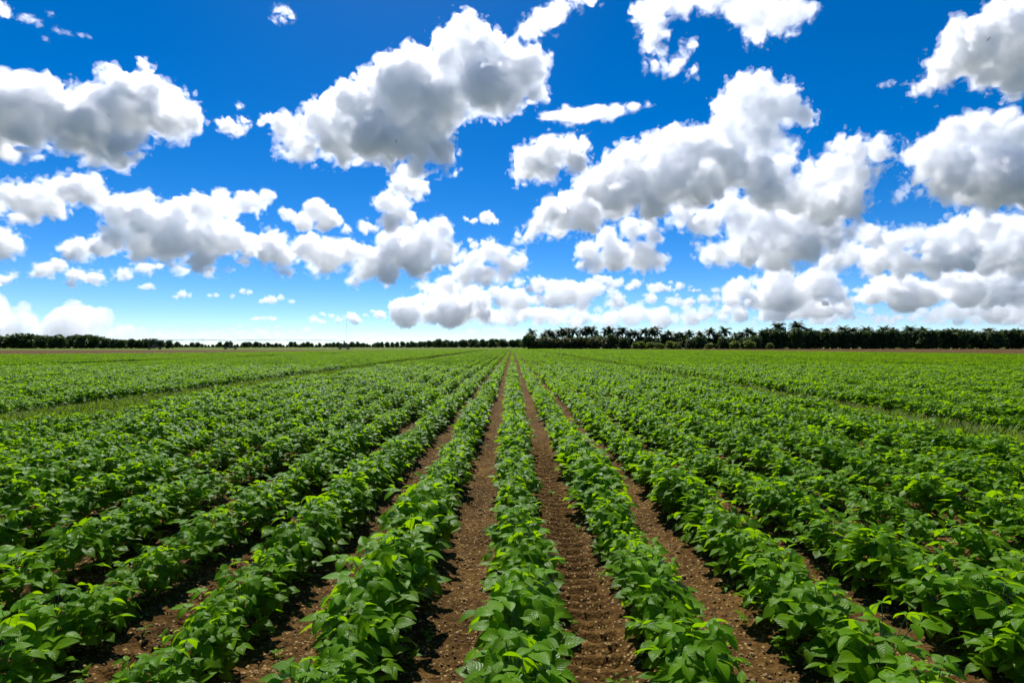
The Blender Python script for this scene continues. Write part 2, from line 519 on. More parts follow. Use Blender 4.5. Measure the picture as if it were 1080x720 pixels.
def plain_material(name, stops, scale=6.0, rough=0.85, detail=4.0, bump=0.0, metallic=0.0):
    m, n, l = mat(name)
    out = n.new('ShaderNodeOutputMaterial')
    p = n.new('ShaderNodeBsdfPrincipled')
    tc = n.new('ShaderNodeTexCoord')
    nz = nd(n, 'ShaderNodeTexNoise', Scale=scale, Detail=detail, Roughness=0.65)
    l.new(tc.outputs['Object'], nz.inputs['Vector'])
    l.new(ramp(n, l, nz.outputs['Fac'], stops), p.inputs['Base Color'])
    p.inputs['Roughness'].default_value = rough
    p.inputs['Metallic'].default_value = metallic
    if bump:
        b = n.new('ShaderNodeBump')
        b.inputs['Strength'].default_value = bump
        b.inputs['Distance'].default_value = 0.02
        l.new(nz.outputs['Fac'], b.inputs['Height'])
        l.new(b.outputs['Normal'], p.inputs['Normal'])
    l.new(p.outputs['BSDF'], out.inputs['Surface'])
    return m


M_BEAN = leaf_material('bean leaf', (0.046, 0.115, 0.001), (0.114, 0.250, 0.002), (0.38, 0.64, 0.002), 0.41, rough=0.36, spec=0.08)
M_BEAN_FAR = leaf_material('distant bean leaf with shade in its colour', (0.032, 0.086, 0.001), (0.088, 0.190, 0.002), (0.34, 0.57, 0.002), 0.42, veins=False, rough=0.5, spec=0.03)  # same leaf, colour darkened for the self-shade the far rows lack
M_STEM = plain_material('bean stem', [(0.3, (0.07, 0.12, 0.025)), (0.7, (0.13, 0.18, 0.05))], scale=40)
M_GRASS = leaf_material('grass blade', (0.05, 0.10, 0.005), (0.13, 0.18, 0.012), (0.28, 0.40, 0.015), 0.38, veins=False, rough=0.6, spec=0.25)

# ------------------------------------------------------------------ row layout
PITCH = 0.76
ROW0 = 0.04
MISSING = {-12, -13, -14} | {10, 11} | {40, 41, 42} | {-45, -46, -47, -48} | {66, 67, 68} | {-74, -75, -76}
_EX = np.array([-140, -110, -95, -81, -65, -51, -31, 0, 42, 73, 86, 100, 120, 150.])
_EY = np.array([5, 40, 66, 90, 109, 152, 218, 290, 254, 170, 95, 62, 30, 5.])


def field_end(x):
    return np.interp(x, _EX, _EY)


# ------------------------------------------------------------------ the ground: one sheet to the horizon, furrows and tyre marks modelled


def axis(core, step, far, grow=1.12):
    a = list(np.arange(core[0], core[1] + 1e-6, step))
    d = step
    while a[-1] < far:
        d *= grow
        a.append(a[-1] + d)
    d = step
    while a[0] > -far:
        d *= grow
        a.insert(0, a[0] - d)
    return np.array(a)


gx = axis((-4.2, 4.2), 0.021, 40000.0, 1.11)
gy = axis((1.6, 9.0), 0.021, 40000.0, 1.055)
gy = gy[gy > -300]
GX, GY = np.meshgrid(gx, gy, indexing='ij')
step_x = np.gradient(gx)[:, None] + 0 * GY
step_y = np.gradient(gy)[None, :] + 0 * GX
P3 = np.stack([GX.ravel(), GY.ravel(), np.zeros(GX.size)], 1).astype(np.float32)
near = (np.hypot(step_x, step_y) < 0.5).ravel() & (GY.ravel() < 120)
Z = np.zeros(GX.size, np.float32)
pn = P3[near]
ph = (pn[:, 0] - ROW0) / PITCH
off = ph - np.round(ph)                                  # -0.5..0.5, 0 on the row
furrow = np.floor(ph).astype(int)                         # 0 is the furrow right of the centre row
z = 0.035 * np.cos(2 * math.pi * off)
z += 0.03 * pnoise(pn * np.float32(1 / 0.9)) + 0.018 * pnoise(pn * np.float32(1 / 0.25) + 7)
fine = (np.hypot(step_x, step_y).ravel()[near] < 0.06).astype(np.float32)
clod = np.abs(pnoise(pn * np.float32(1 / 0.085) + 3)) * 0.018 + pnoise(pn * np.float32(1 / 0.045) + 5) * 0.009
fx = (ph - np.floor(ph) - 0.5) * PITCH                    # metres from the furrow centre
tyre = ((furrow == 0) | (furrow == -3)) * np.clip((0.17 - np.abs(fx)) / 0.03, 0, 1)
wob = pnoise(pn * np.float32(1 / 0.6) + 21) * 0.05
bars = ((pn[:, 1] + wob + 0.32 * np.abs(fx) * np.sign(fx) * 0.9) / 0.13)
sq = np.abs(bars - np.floor(bars) - 0.5) * 2
tread = np.clip((sq - 0.35) / 0.25, 0, 1) * 0.036 - 0.02
z += fine * (clod * (1 - 0.55 * tyre) + tyre * tread)
Z[near] = z
P3[:, 2] = Z
# the far ground sinks a little below the field so that nothing floats
nx, ny = GX.shape
ii = np.arange(nx * ny).reshape(nx, ny)
gq = np.stack([ii[:-1, :-1], ii[1:, :-1], ii[1:, 1:], ii[:-1, 1:]], -1).reshape(-1, 4)

m, n, l = mat('field soil and verges')
out = n.new('ShaderNodeOutputMaterial')
pb = n.new('ShaderNodeBsdfPrincipled')
geo = n.new('ShaderNodeNewGeometry')
sx = n.new('ShaderNodeSeparateXYZ')
l.new(geo.outputs['Position'], sx.inputs['Vector'])
n1 = nd(n, 'ShaderNodeTexNoise', Scale=0.9, Detail=6.0, Roughness=0.65)
n2 = nd(n, 'ShaderNodeTexNoise', Scale=26.0, Detail=6.0, Roughness=0.7)
n3 = nd(n, 'ShaderNodeTexVoronoi', Scale=55.0)
n4 = nd(n, 'ShaderNodeTexNoise', Scale=0.05, Detail=5.0, Roughness=0.6)
for q in (n1, n2, n3, n4):
    l.new(geo.outputs['Position'], q.inputs['Vector'])
soil_f = math_node(n, l, 'MULTIPLY_ADD', n2.outputs['Fac'], 0.6, math_node(n, l, 'MULTIPLY', n1.outputs['Fac'], 0.4))
soil = ramp(n, l, soil_f, [(0.34, (0.022, 0.011, 0.003)), (0.5, (0.070, 0.036, 0.009)), (0.64, (0.155, 0.086, 0.023))])
peb = n.new('ShaderNodeMix')
peb.data_type = 'RGBA'
rnd = n.new('ShaderNodeSeparateColor')
l.new(n3.outputs['Color'], rnd.inputs['Color'])
isp = math_node(n, l, 'MULTIPLY', math_node(n, l, 'GREATER_THAN', rnd.outputs['Red'], 0.83), math_node(n, l, 'LESS_THAN', n3.outputs['Distance'], 0.42))
l.new(math_node(n, l, 'MULTIPLY', isp, 0.75), peb.inputs['Factor'])
l.new(soil, peb.inputs['A'])
peb.inputs['B'].default_value = (0.36, 0.25, 0.10, 1)
# verge grass: the spray lanes, and the land beyond the field
wig = math_node(n, l, 'MULTIPLY_ADD', n1.outputs['Fac'], 1.4, -0.7)
xw = math_node(n, l, 'ADD', sx.outputs['X'], wig)


def lane(c, hw):
    return math_node(n, l, 'LESS_THAN', math_node(n, l, 'ABSOLUTE', math_node(n, l, 'SUBTRACT', xw, c)), hw)


lanes = math_node(n, l, 'MAXIMUM', lane(-9.88, 1.05), math_node(n, l, 'MULTIPLY', lane(7.98, 0.6), 0.8))
far_f = n4.outputs['Fac']
wig2 = math_node(n, l, 'MULTIPLY_ADD', n4.outputs['Fac'], 90.0, -45.0)
yw = math_node(n, l, 'ADD', sx.outputs['Y'], wig2)
far_left = math_node(n, l, 'MULTIPLY', math_node(n, l, 'GREATER_THAN', yw, 232.0), math_node(n, l, 'LESS_THAN', sx.outputs['X'], 20.0))
beyond = math_node(n, l, 'GREATER_THAN', sx.outputs['Y'], 420.0)
grassy = math_node(n, l, 'MAXIMUM', math_node(n, l, 'MAXIMUM', lanes, far_left), beyond)
gcol = ramp(n, l, soil_f, [(0.35, (0.05, 0.085, 0.008)), (0.5, (0.09, 0.135, 0.012)), (0.65, (0.15, 0.18, 0.022))])
gm = n.new('ShaderNodeMix')
gm.data_type = 'RGBA'
l.new(math_node(n, l, 'MULTIPLY', grassy, 0.85), gm.inputs['Factor'])
l.new(peb.outputs['Result'], gm.inputs['A'])
l.new(gcol, gm.inputs['B'])
fm = n.new('ShaderNodeMix')
fm.data_type = 'RGBA'
vl = n.new('ShaderNodeVectorMath')
vl.operation = 'LENGTH'
l.new(geo.outputs['Position'], vl.inputs[0])
mr = n.new('ShaderNodeMapRange')
mr.inputs['From Min'].default_value = 900.0
mr.inputs['From Max'].default_value = 1600.0
l.new(vl.outputs['Value'], mr.inputs['Value'])
l.new(mr.outputs['Result'], fm.inputs['Factor'])
l.new(gm.outputs['Result'], fm.inputs['A'])
fm.inputs['B'].default_value = (0.045, 0.058, 0.042, 1)  # unseen far ground, toned down to keep olive bounce off the cloud bases
l.new(fm.outputs['Result'], pb.inputs['Base Color'])
pb.inputs['Roughness'].default_value = 0.9
pb.inputs['Specular IOR Level'].default_value = 0.05
bp = n.new('ShaderNodeBump')
bp.inputs['Strength'].default_value = 0.7
bp.inputs['Distance'].default_value = 0.02
l.new(math_node(n, l, 'ADD', n2.outputs['Fac'], math_node(n, l, 'MULTIPLY', n3.outputs['Distance'], -0.5)), bp.inputs['Height'])
l.new(bp.outputs['Normal'], pb.inputs['Normal'])
l.new(pb.outputs['BSDF'], out.inputs['Surface'])
M_SOIL = m
ground = bpy.data.objects.new('ground', np_mesh('ground', P3, quads=gq, mats=[M_SOIL], smooth=True))
tag(ground, 'brown furrowed soil of the field with verges running to the horizon', None, None, 'structure')
link(ground)


def ground_z(x, y):
    i = int(np.clip(np.searchsorted(gx, x), 1, len(gx) - 1))
    j = int(np.clip(np.searchsorted(gy, y), 1, len(gy) - 1))
    return float(min(P3[i * ny + j, 2], P3[(i - 1) * ny + j, 2]))


# ------------------------------------------------------------------ bean plants


def leaflet(L, Wd, fold, curl, nl, twist=0.0):
    """A pointed bean leaflet along +x: vertices, quads, uv. nl lengthwise cells; four cells across (two for the far ones)."""
    across = (-1, -0.55, 0, 0.55, 1) if nl > 3 else (-1, 0, 1)
    vs, uvs = [], []
    for i in range(nl + 1):
        t = i / nl
        w = Wd * 0.5 * (math.sin(math.pi * min(1.0, t ** 0.66)) ** 0.95 if 0 < t < 1 else 0.0)
        w = max(w, Wd * (0.10 if t == 0 else 0.012))
        ang = -curl * t * t
        cx = L * (t - 0.12 * curl * t * t * t)
        cz = -L * curl * 0.5 * t * t
        for a in across:
            y = a * w
            zz = cz + abs(a) * w * fold - 0.10 * (a * a) * w * (abs(a) > 0.8) + twist * a * w * t
            vs.append((cx, y, zz))
            uvs.append((0.5 + 0.5 * a, t))
    k = len(across)
    qs = [(i * k + j, (i + 1) * k + j, (i + 1) * k + j + 1, i * k + j + 1) for i in range(nl) for j in range(k - 1)]
    return np.array(vs), qs, uvs


def tube(path, r0, r1, sides=5):
    vs, qs = [], []
    m_ = len(path)
    for i, p in enumerate(path):
        p = Vector(p)
        d = (Vector(path[min(i + 1, m_ - 1)]) - Vector(path[max(i - 1, 0)])).normalized()
        u = d.orthogonal().normalized()
        v = d.cross(u)
        r = r0 + (r1 - r0) * i / (m_ - 1)
        for s_ in range(sides):
            a = 2 * math.pi * s_ / sides
            vs.append(tuple(p + u * math.cos(a) * r + v * math.sin(a) * r))
    for i in range(m_ - 1):
        for s_ in range(sides):
            t_ = (s_ + 1) % sides
            qs.append((i * sides + s_, i * sides + t_, (i + 1) * sides + t_, (i + 1) * sides + s_))
    return vs, qs


class Soup:
    def __init__(self):
        self.v, self.q, self.uv, self.lv = [], [], [], []

    def add(self, vs, qs, uvs=None, var=0.5):
        o = len(self.v)
        self.v.extend(map(tuple, vs))
        self.q.extend(tuple(i + o for i in q) for q in qs)
        self.uv.extend(uvs if uvs is not None else [(0.5, 0.5)] * len(vs))
        self.lv.extend([var] * len(vs))

    def mesh(self, name, mats, smooth=True):
        me = np_mesh(name, self.v, quads=self.q, mats=mats, smooth=smooth)
        uvl = me.uv_layers.new(name='UVMap')
        vi = np.array(self.q, np.int32).ravel()
        uvl.data.foreach_set('uv', np.array(self.uv, np.float32)[vi].ravel())
        at = me.attributes.new('leafvar', 'FLOAT', 'POINT')
        at.data.foreach_set('value', np.array(self.lv, np.float32))
        return me


def grow_bean(seed, nl=6, leaves=25, fo=None, st=None, origin=(0, 0, 0), big=1.0):
    """One bean bush: stem soup and foliage soup."""
    r_ = random.Random(seed)
    fo = fo or Soup()
    st = st if st is not None else Soup()
    O = Vector(origin)
    hgt = r_.uniform(0.17, 0.22)
    lean = Vector((r_.uniform(-.04, .04), r_.uniform(-.04, .04), 0))
    top = O + lean + Vector((0, 0, hgt))
    st.add(*tube([O + Vector((0, 0, -0.04)), O + lean * 0.4 + Vector((0, 0, hgt * 0.5)), top], 0.006, 0.004))
    for i in range(leaves):
        t = (i + r_.random()) / leaves
        az = i * 2.39996 + r_.uniform(-.5, .5)
        node = O + lean * t + Vector((0, 0, hgt * (0.25 + 0.75 * t)))
        reach = r_.uniform(0.05, 0.18) * (1.08 - 0.45 * t)
        zt = 0.075 + 0.31 * t + r_.uniform(-.04, .05)
        rad = Vector((math.cos(az), math.sin(az), 0))
        tip = O + rad * reach + lean * t
        tip.z = max(O.z + 0.05, O.z + zt)
        midp = node.lerp(tip, 0.5) + Vector((0, 0, 0.02))
        if nl > 3:
            st.add(*tube([node, midp, tip], 0.0026, 0.0018, 4))
        size = r_.uniform(0.074, 0.115) * (1.05 - 0.35 * max(0, t - 0.7) / 0.3) * big
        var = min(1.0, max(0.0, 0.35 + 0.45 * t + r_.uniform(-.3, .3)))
        heading = az + r_.uniform(-.7, .7)
        droop = r_.uniform(-0.40, 0.55)
        roll = r_.uniform(-.45, .45)
        base = Matrix.Translation(tip) @ Matrix.Rotation(heading, 4, 'Z') @ Matrix.Rotation(droop, 4, 'Y') @ Matrix.Rotation(roll, 4, 'X')
        for k, (dy, sc) in enumerate(((0, 1.0), (1.25, 0.9), (-1.25, 0.9))):
            L = size * sc * r_.uniform(0.92, 1.08)
            vs, qs, uvs = leaflet(L, L * r_.uniform(0.58, 0.74), r_.uniform(0.15, 0.5), r_.uniform(0.15, 0.75), nl, r_.uniform(-.25, .25))
            lm = base @ Matrix.Translation((0.022 if k == 0 else 0.004, 0, 0)) @ Matrix.Rotation(dy + r_.uniform(-.15, .15), 4, 'Z') @ Matrix.Rotation(r_.uniform(-.2, .35), 4, 'Y') @ Matrix.Rotation(r_.uniform(-.3, .3), 4, 'X')
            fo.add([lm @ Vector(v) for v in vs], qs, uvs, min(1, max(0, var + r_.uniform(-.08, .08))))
    return fo, st


NV = 8
BEAN = []
for s_ in range(NV):
    fo, st = grow_bean(40 + s_, nl=6, leaves=35 + s_ % 4)
    BEAN.append((fo.mesh('bean foliage', [M_BEAN]), st.mesh('bean stem', [M_STEM])))

library = bpy.data.collections.new('library of instanced shapes')   # not linked to the scene; only feeds the ground-cover objects


def lib(name, meshes):
    c = bpy.data.collections.new(name)
    library.children.link(c)
    for i, me in enumerate(meshes):
        c.objects.link(bpy.data.objects.new('%s %02d' % (name, i), me))
    return c


def scatter(name, pts, rotz, scl, which, coll, label, tilt=None):
    """One object whose geometry nodes put a shape of coll on each of its points."""
    me = bpy.data.meshes.new(name)
    pts = np.asarray(pts, np.float32)
    me.vertices.add(len(pts))
    me.vertices.foreach_set('co', pts.ravel())
    rot = np.zeros((len(pts), 3), np.float32)
    if tilt is not None:
        rot[:, :2] = tilt
    rot[:, 2] = rotz
    a = me.attributes.new('turn', 'FLOAT_VECTOR', 'POINT')
    a.data.foreach_set('vector', rot.ravel())
    a = me.attributes.new('size', 'FLOAT', 'POINT')
    a.data.foreach_set('value', np.asarray(scl, np.float32))
    a = me.attributes.new('which', 'INT', 'POINT')
    a.data.foreach_set('value', np.asarray(which, np.int32))
    o = bpy.data.objects.new(name, me)
    g = bpy.data.node_groups.new(name + ' spread', 'GeometryNodeTree')
    g.interface.new_socket('Geometry', in_out='INPUT', socket_type='NodeSocketGeometry')
    g.interface.new_socket('Geometry', in_out='OUTPUT', socket_type='NodeSocketGeometry')
    gn, gl = g.nodes, g.links
    gi, go = gn.new('NodeGroupInput'), gn.new('NodeGroupOutput')
    ci = gn.new('GeometryNodeCollectionInfo')
    ci.inputs['Collection'].default_value = coll
    ci.inputs['Separate Children'].default_value = True
    ci.inputs['Reset Children'].default_value = True
    ip = gn.new('GeometryNodeInstanceOnPoints')
    ip.inputs['Pick Instance'].default_value = True

    def named(nm, typ):
        x = gn.new('GeometryNodeInputNamedAttribute')
        x.data_type = typ
        x.inputs['Name'].default_value = nm
        return x.outputs['Attribute']
    gl.new(gi.outputs[0], ip.inputs['Points'])
    gl.new(ci.outputs[0], ip.inputs['Instance'])
    gl.new(named('which', 'INT'), ip.inputs['Instance Index'])
    e2r = gn.new('FunctionNodeEulerToRotation')
    gl.new(named('turn', 'FLOAT_VECTOR'), e2r.inputs[0])
    gl.new(e2r.outputs[0], ip.inputs['Rotation'])
    gl.new(named('size', 'FLOAT'), ip.inputs['Scale'])
    gl.new(ip.outputs[0], go.inputs[0])
    md = o.modifiers.new('spread', 'NODES')
    md.node_group = g
    tag(o, label, None, None, 'stuff')
    link(o)
    return o


# where every single plant of the near field stands
NEAR_END = 38.0
r_ = random.Random(77)
spots = []
for k in range(-48, 49):
    if k in MISSING:
        continue
    y = r_.uniform(-3.0, -2.8)
    while y < NEAR_END:
        x = ROW0 + k * PITCH + r_.gauss(0, 0.022)
        lush = (0.98 if abs(k) < 2 else 0.92 if k < 0 else 0.95) + 0.12 * math.sin(y * 0.9 + k * 1.7) + 0.06 * math.sin(y * 2.3 + k)
        if abs(x) < 0.83 * max(y, 0) + 4.5 and r_.random() > 0.016:
            s = lush * r_.uniform(0.84, 1.12)
            spots.append((x, y, s, r_.uniform(0, 6.283), r_.randrange(NV), k))
        y += r_.uniform(0.16, 0.24)


def in_view(x, y, s):
    """Does any of the bush (0.2 m round, 0.35 m tall) fall inside the frame?"""
    if y < 0.6:
        return False
    top = 0.36 * s
    py = HORIZON + F * (EYE - top) / (y + 0.18)
    px = abs(x) - 0.17
    return py < 716 and px / y * F < 536


cand = sorted((p for p in spots if in_view(*p[:3])), key=lambda p: (p[0] ** 2 + p[1] ** 2 + EYE ** 2) / p[2] ** 2)
single = cand[:300]
single_ids = set(id(p) for p in single)
ORD = ('first second third fourth fifth sixth seventh eighth ninth tenth eleventh twelfth thirteenth fourteenth fifteenth sixteenth seventeenth '
       'eighteenth nineteenth twentieth').split()
TENS = {2: 'twenty', 3: 'thirty', 4: 'forty', 5: 'fifty', 6: 'sixty'}
TENTH = {2: 'twentieth', 3: 'thirtieth', 4: 'fortieth', 5: 'fiftieth', 6: 'sixtieth'}


def ordinal(i):
    if i <= 20:
        return ORD[i - 1]
    t, u = divmod(i, 10)
    return TENTH[t] if u == 0 else TENS[t] + '-' + ORD[u - 1]


by_row = {}
for p in single:
    by_row.setdefault(p[5], []).append(p)
for k, ps in sorted(by_row.items()):
    ps.sort(key=lambda p: p[1])
    if k == 0:
        where = 'the centre row'
    else:
        where = 'the %s row %s of centre' % (ordinal(abs(k)), 'left' if k < 0 else 'right')
    for i, (x, y, s, rz, v, _k) in enumerate(ps):
        root = bpy.data.objects.new('bean_plant', None)
        root.empty_display_size = 0.1
        root.location = (x, y, ground_z(x, y))
        root.rotation_euler = (0, 0, rz)
        root.scale = (s, s, s)
        tag(root, 'bushy green bean plant, %s from the near end of %s' % (ordinal(i + 1), where), 'bean plant', 'bean plants in the near rows')
        link(root)
        link(bpy.data.objects.new('foliage', BEAN[v][0]), root)
        link(bpy.data.objects.new('stem', BEAN[v][1]), root)

# the rest of the near plants, and the rows beyond, as ground cover
c_near = lib('bean bush', [])
for v in range(NV):
    so = Soup()
    fo, st = grow_bean(40 + v, nl=6, leaves=35 + v % 4)
    nf, ns = len(fo.q), len(st.q)
    fo.add(st.v, st.q)
    me = fo.mesh('bean bush', [M_BEAN, M_STEM])
    mi = np.zeros(nf + ns, np.int32)
    mi[nf:] = 1
    me.polygons.foreach_set('material_index', mi)
    c_near.objects.link(bpy.data.objects.new('bean bush %02d' % v, me))
rest = [p for p in spots if id(p) not in single_ids]
scatter('bean_crop', [(p[0], p[1], ground_z(p[0], p[1])) for p in rest], [p[3] for p in rest], [p[2] for p in rest], [p[4] for p in rest], c_near,
        'dense rows of green bean plants beyond the nearest ones')

SEG = 2.0
segs = []
for s_ in range(5):
    fo = Soup()
    st = Soup()
    rr = random.Random(900 + s_)
    yy = 0.0
    while yy < SEG:
        grow_bean(rr.randrange(10 ** 6), nl=3, leaves=21, fo=fo, st=st, origin=(rr.gauss(0, .025), yy - SEG / 2, rr.uniform(-.02, .04)), big=1.12)
        yy += rr.uniform(0.19, 0.26)
    segs.append(fo.mesh('bean row', [M_BEAN_FAR]))
c_far = lib('bean row', segs)
pts, rz, sc, wh = [], [], [], []
for k in range(-165, 166):
    if k in MISSING:
        continue
    x = ROW0 + k * PITCH
    y = NEAR_END + SEG / 2
    end = float(field_end(x)) + r_.uniform(-1.5, 1.5)
    while y < end:
        if abs(x) < 0.93 * y + 4:
            pts.append((x + r_.gauss(0, .02), y, 0.0))
            rz.append(r_.choice((0.0, math.pi)))
            sc.append(0.86 + 0.1 * math.sin(y * 0.21 + k * 0.7) + r_.uniform(-.1, .1))
            wh.append(r_.randrange(5))
        y += SEG
scatter('bean_field', pts, rz, sc, wh, c_far, 'bean rows running together into a green carpet in the distance')

# clods and pebbles on the bare soil
rocks = []
for s_ in range(6):
    rr = random.Random(300 + s_)
    bm_v, bm_q = [], []
    nu, nv_ = 7, 5
    for i in range(nv_ + 1):
        th = math.pi * i / nv_
        for j in range(nu):
            a = 2 * math.pi * j / nu
            rad = 1 + rr.uniform(-.28, .22)
            bm_v.append((math.sin(th) * math.cos(a) * rad, math.sin(th) * math.sin(a) * rad * 0.8, math.cos(th) * rad * 0.6))
    for i in range(nv_):
        for j in range(nu):
            bm_q.append((i * nu + j, (i + 1) * nu + j, (i + 1) * nu + (j + 1) % nu, i * nu + (j + 1) % nu))
    so = Soup()
    so.add(bm_v, bm_q)
    rocks.append(so)
m, n, l = mat('clods and pebbles')
out = n.new('ShaderNodeOutputMaterial')
p_ = n.new('ShaderNodeBsdfPrincipled')
oi = n.new('ShaderNodeObjectInfo')
l.new(ramp(n, l, oi.outputs['Random'], [(0.0, (0.06, 0.032, 0.012)), (0.5, (0.15, 0.085, 0.024)), (0.75, (0.28, 0.175, 0.06)), (1.0, (0.31, 0.21, 0.09))]), p_.inputs['Base Color'])
p_.inputs['Roughness'].default_value = 0.9
l.new(p_.outputs['BSDF'], out.inputs['Surface'])
M_CLOD = m
c_rock = lib('clod', [s.mesh('clod', [M_CLOD], smooth=False) for s in rocks])
pts, rz, sc, wh = [], [], [], []
for _ in range(60000):
    y = 1.6 + 15.0 * r_.random() ** 1.6
    x = r_.uniform(-1, 1) * (0.95 * y + 0.3)
    ph_ = (x - ROW0) / PITCH
    f_ = abs(ph_ - math.floor(ph_) - 0.5) * PITCH
    k = math.floor(ph_)
    if k == 0 and f_ < 0.19 and r_.random() < 0.8:
        continue
    pts.append((x, y, ground_z(x, y) + 0.003))
    rz.append(r_.uniform(0, 6.28))
    sc.append(0.0045 + 0.010 * r_.random() ** 2.6)
    wh.append(r_.randrange(6))
scatter('soil_clods', pts, rz, sc, wh, c_rock, 'small brown clods and pale pebbles strewn over the furrows', tilt=None)

# grass and weeds of the spray lanes
tufts = []
for s_ in range(5):
    rr = random.Random(500 + s_)
    so = Soup()
    for b in range(26):
        a = rr.uniform(0, 6.283)
        h = rr.uniform(0.06, 0.17)
        d = Vector((math.cos(a), math.sin(a), 0))
        o_ = d * rr.uniform(0, 0.08)
        w = Vector((-d.y, d.x, 0)) * rr.uniform(0.005, 0.011)
        lean_ = d * h * rr.uniform(0.2, 0.9)
        m1 = o_ + lean_ * 0.4 + Vector((0, 0, h * 0.6))
        tp = o_ + lean_ + Vector((0, 0, h))
        so.add([o_ - w, o_ + w, m1 + w * 0.8, m1 - w * 0.8, tp + w * 0.1, tp - w * 0.1], [(0, 1, 2, 3), (3, 2, 4, 5)], None, rr.random())
    tufts.append(so.mesh('grass tuft', [M_GRASS], smooth=True))
c_tuft = lib('grass tuft', tufts)
pts, rz, sc, wh = [], [], [], []
for _ in range(16000):
    y = 4.0 + 66.0 * r_.random() ** 1.5
    if r_.random() < 0.72:
        x = -9.88 + r_.gauss(0, 0.6)
        if not -11.1 < x < -8.65:
            continue
    else:
        x = 7.98 + r_.gauss(0, 0.4)
        if not 7.2 < x < 8.8:
            continue
    pts.append((x, y, 0.0))
    rz.append(r_.uniform(0, 6.28))
    sc.append(r_.uniform(0.6, 1.5))
    wh.append(r_.randrange(5))
scatter('grass', pts, rz, sc, wh, c_tuft, 'short yellowish grass and weeds growing along the spray lanes')

# small weeds that have come up in the furrows
rosettes = []
for s_ in range(5):
    rr = random.Random(800 + s_)
    so = Soup()
    for b in range(rr.randint(6, 11)):
        L = rr.uniform(0.02, 0.045)
        vs, qs, uvs = leaflet(L, L * rr.uniform(0.4, 0.65), rr.uniform(0.1, 0.4), rr.uniform(0.2, 0.8), 4)
        lm = Matrix.Translation((0, 0, rr.uniform(0.005, 0.05))) @ Matrix.Rotation(b * 2.4 + rr.uniform(-.4, .4), 4, 'Z') @ Matrix.Rotation(-rr.uniform(0.0, 0.7), 4, 'Y') @ Matrix.Translation((0.006, 0, 0))
        so.add([lm @ Vector(v) for v in vs], qs, uvs, rr.uniform(0.3, 1.0))
    so.add(*tube([(0, 0, -0.01), (0, 0, 0.05)], 0.0018, 0.0012, 4))
    rosettes.append(so.mesh('weed', [M_BEAN], smooth=True))
c_weed = lib('weed', rosettes)
pts, rz, sc, wh = [], [], [], []
for _ in range(900):
    y = 1.9 + 14.0 * r_.random() ** 1.3
    x = r_.uniform(-1, 1) * (0.95 * y + 0.2)
    ph_ = (x - ROW0) / PITCH
    f_ = ph_ - math.floor(ph_) - 0.5
    if r_.random() < 0.75 and abs(f_) < 0.16:
        continue
    pts.append((x, y, ground_z(x, y)))
    rz.append(r_.uniform(0, 6.28))
    sc.append(r_.uniform(0.5, 1.5))
    wh.append(r_.randrange(5))
scatter('weeds', pts, rz, sc, wh, c_weed, 'small green weeds that have come up in the furrows')
# ------------------------------------------------------------------ trees along the far side of the field
M_BARK = plain_material('grey brown bark', [(0.3, (0.05, 0.04, 0.03)), (0.7, (0.13, 0.105, 0.08))], scale=3.0)
M_PALMBARK = plain_material('pale palm trunk', [(0.3, (0.17, 0.15, 0.12)), (0.7, (0.30, 0.27, 0.22))], scale=2.0)
M_DARKLEAF = leaf_material('dark evergreen leaves', (0.020, 0.040, 0.008), (0.060, 0.095, 0.016), (0.10, 0.16, 0.014), 0.3, veins=False, rough=0.55, spec=0.3)
M_OLIVELEAF = leaf_material('olive brown shrub leaves', (0.035, 0.045, 0.012), (0.085, 0.085, 0.026), (0.13, 0.15, 0.02), 0.3, veins=False, rough=0.6, spec=0.25)
M_LIMELEAF = leaf_material('yellowish shrub leaves', (0.06, 0.09, 0.012), (0.14, 0.17, 0.025), (0.24, 0.30, 0.02), 0.4, veins=False, rough=0.6, spec=0.25)
M_PALMLEAF = leaf_material('palm fronds', (0.018, 0.040, 0.010), (0.050, 0.09, 0.02), (0.10, 0.17, 0.018), 0.3, veins=False, rough=0.45, spec=0.35)


def leaf_clumps(so, r_, lobes, n, size):
    """Leaf-clump faces through the volume of several lobes (cx, cy, cz, rx, rz), denser towards the skin of each lobe."""
    wts = [a[3] ** 2 * a[4] for a in lobes]
    for _ in range(n):
        c = r_.choices(lobes, wts)[0]
        d = Vector((r_.gauss(0, 1), r_.gauss(0, 1), r_.gauss(0, 1))).normalized()
        q = r_.random() ** 0.4 * r_.uniform(0.85, 1.12)
        p = Vector((c[0] + d.x * c[3] * q, c[1] + d.y * c[3] * q, c[2] + d.z * c[4] * q))
        nrm = (d + Vector((r_.gauss(0, .7), r_.gauss(0, .7), r_.gauss(0, .7) + 0.3))).normalized()
        u = nrm.orthogonal().normalized()
        u = Matrix.Rotation(r_.uniform(0, 6.28), 3, nrm) @ u
        v = nrm.cross(u)
        s = size * r_.uniform(0.6, 1.3)
        k = size * 0.25
        so.add([p - u * s - v * s * 0.5 + nrm * r_.uniform(-k, k), p + u * s * 0.4 - v * s * 0.7, p + u * s + v * s * 0.4 + nrm * r_.uniform(-k, k), p - u * s * 0.3 + v * s * 0.7],
               [(0, 1, 2, 3)], None, min(1, max(0, 0.5 + 0.35 * r_.gauss(0, 1))))


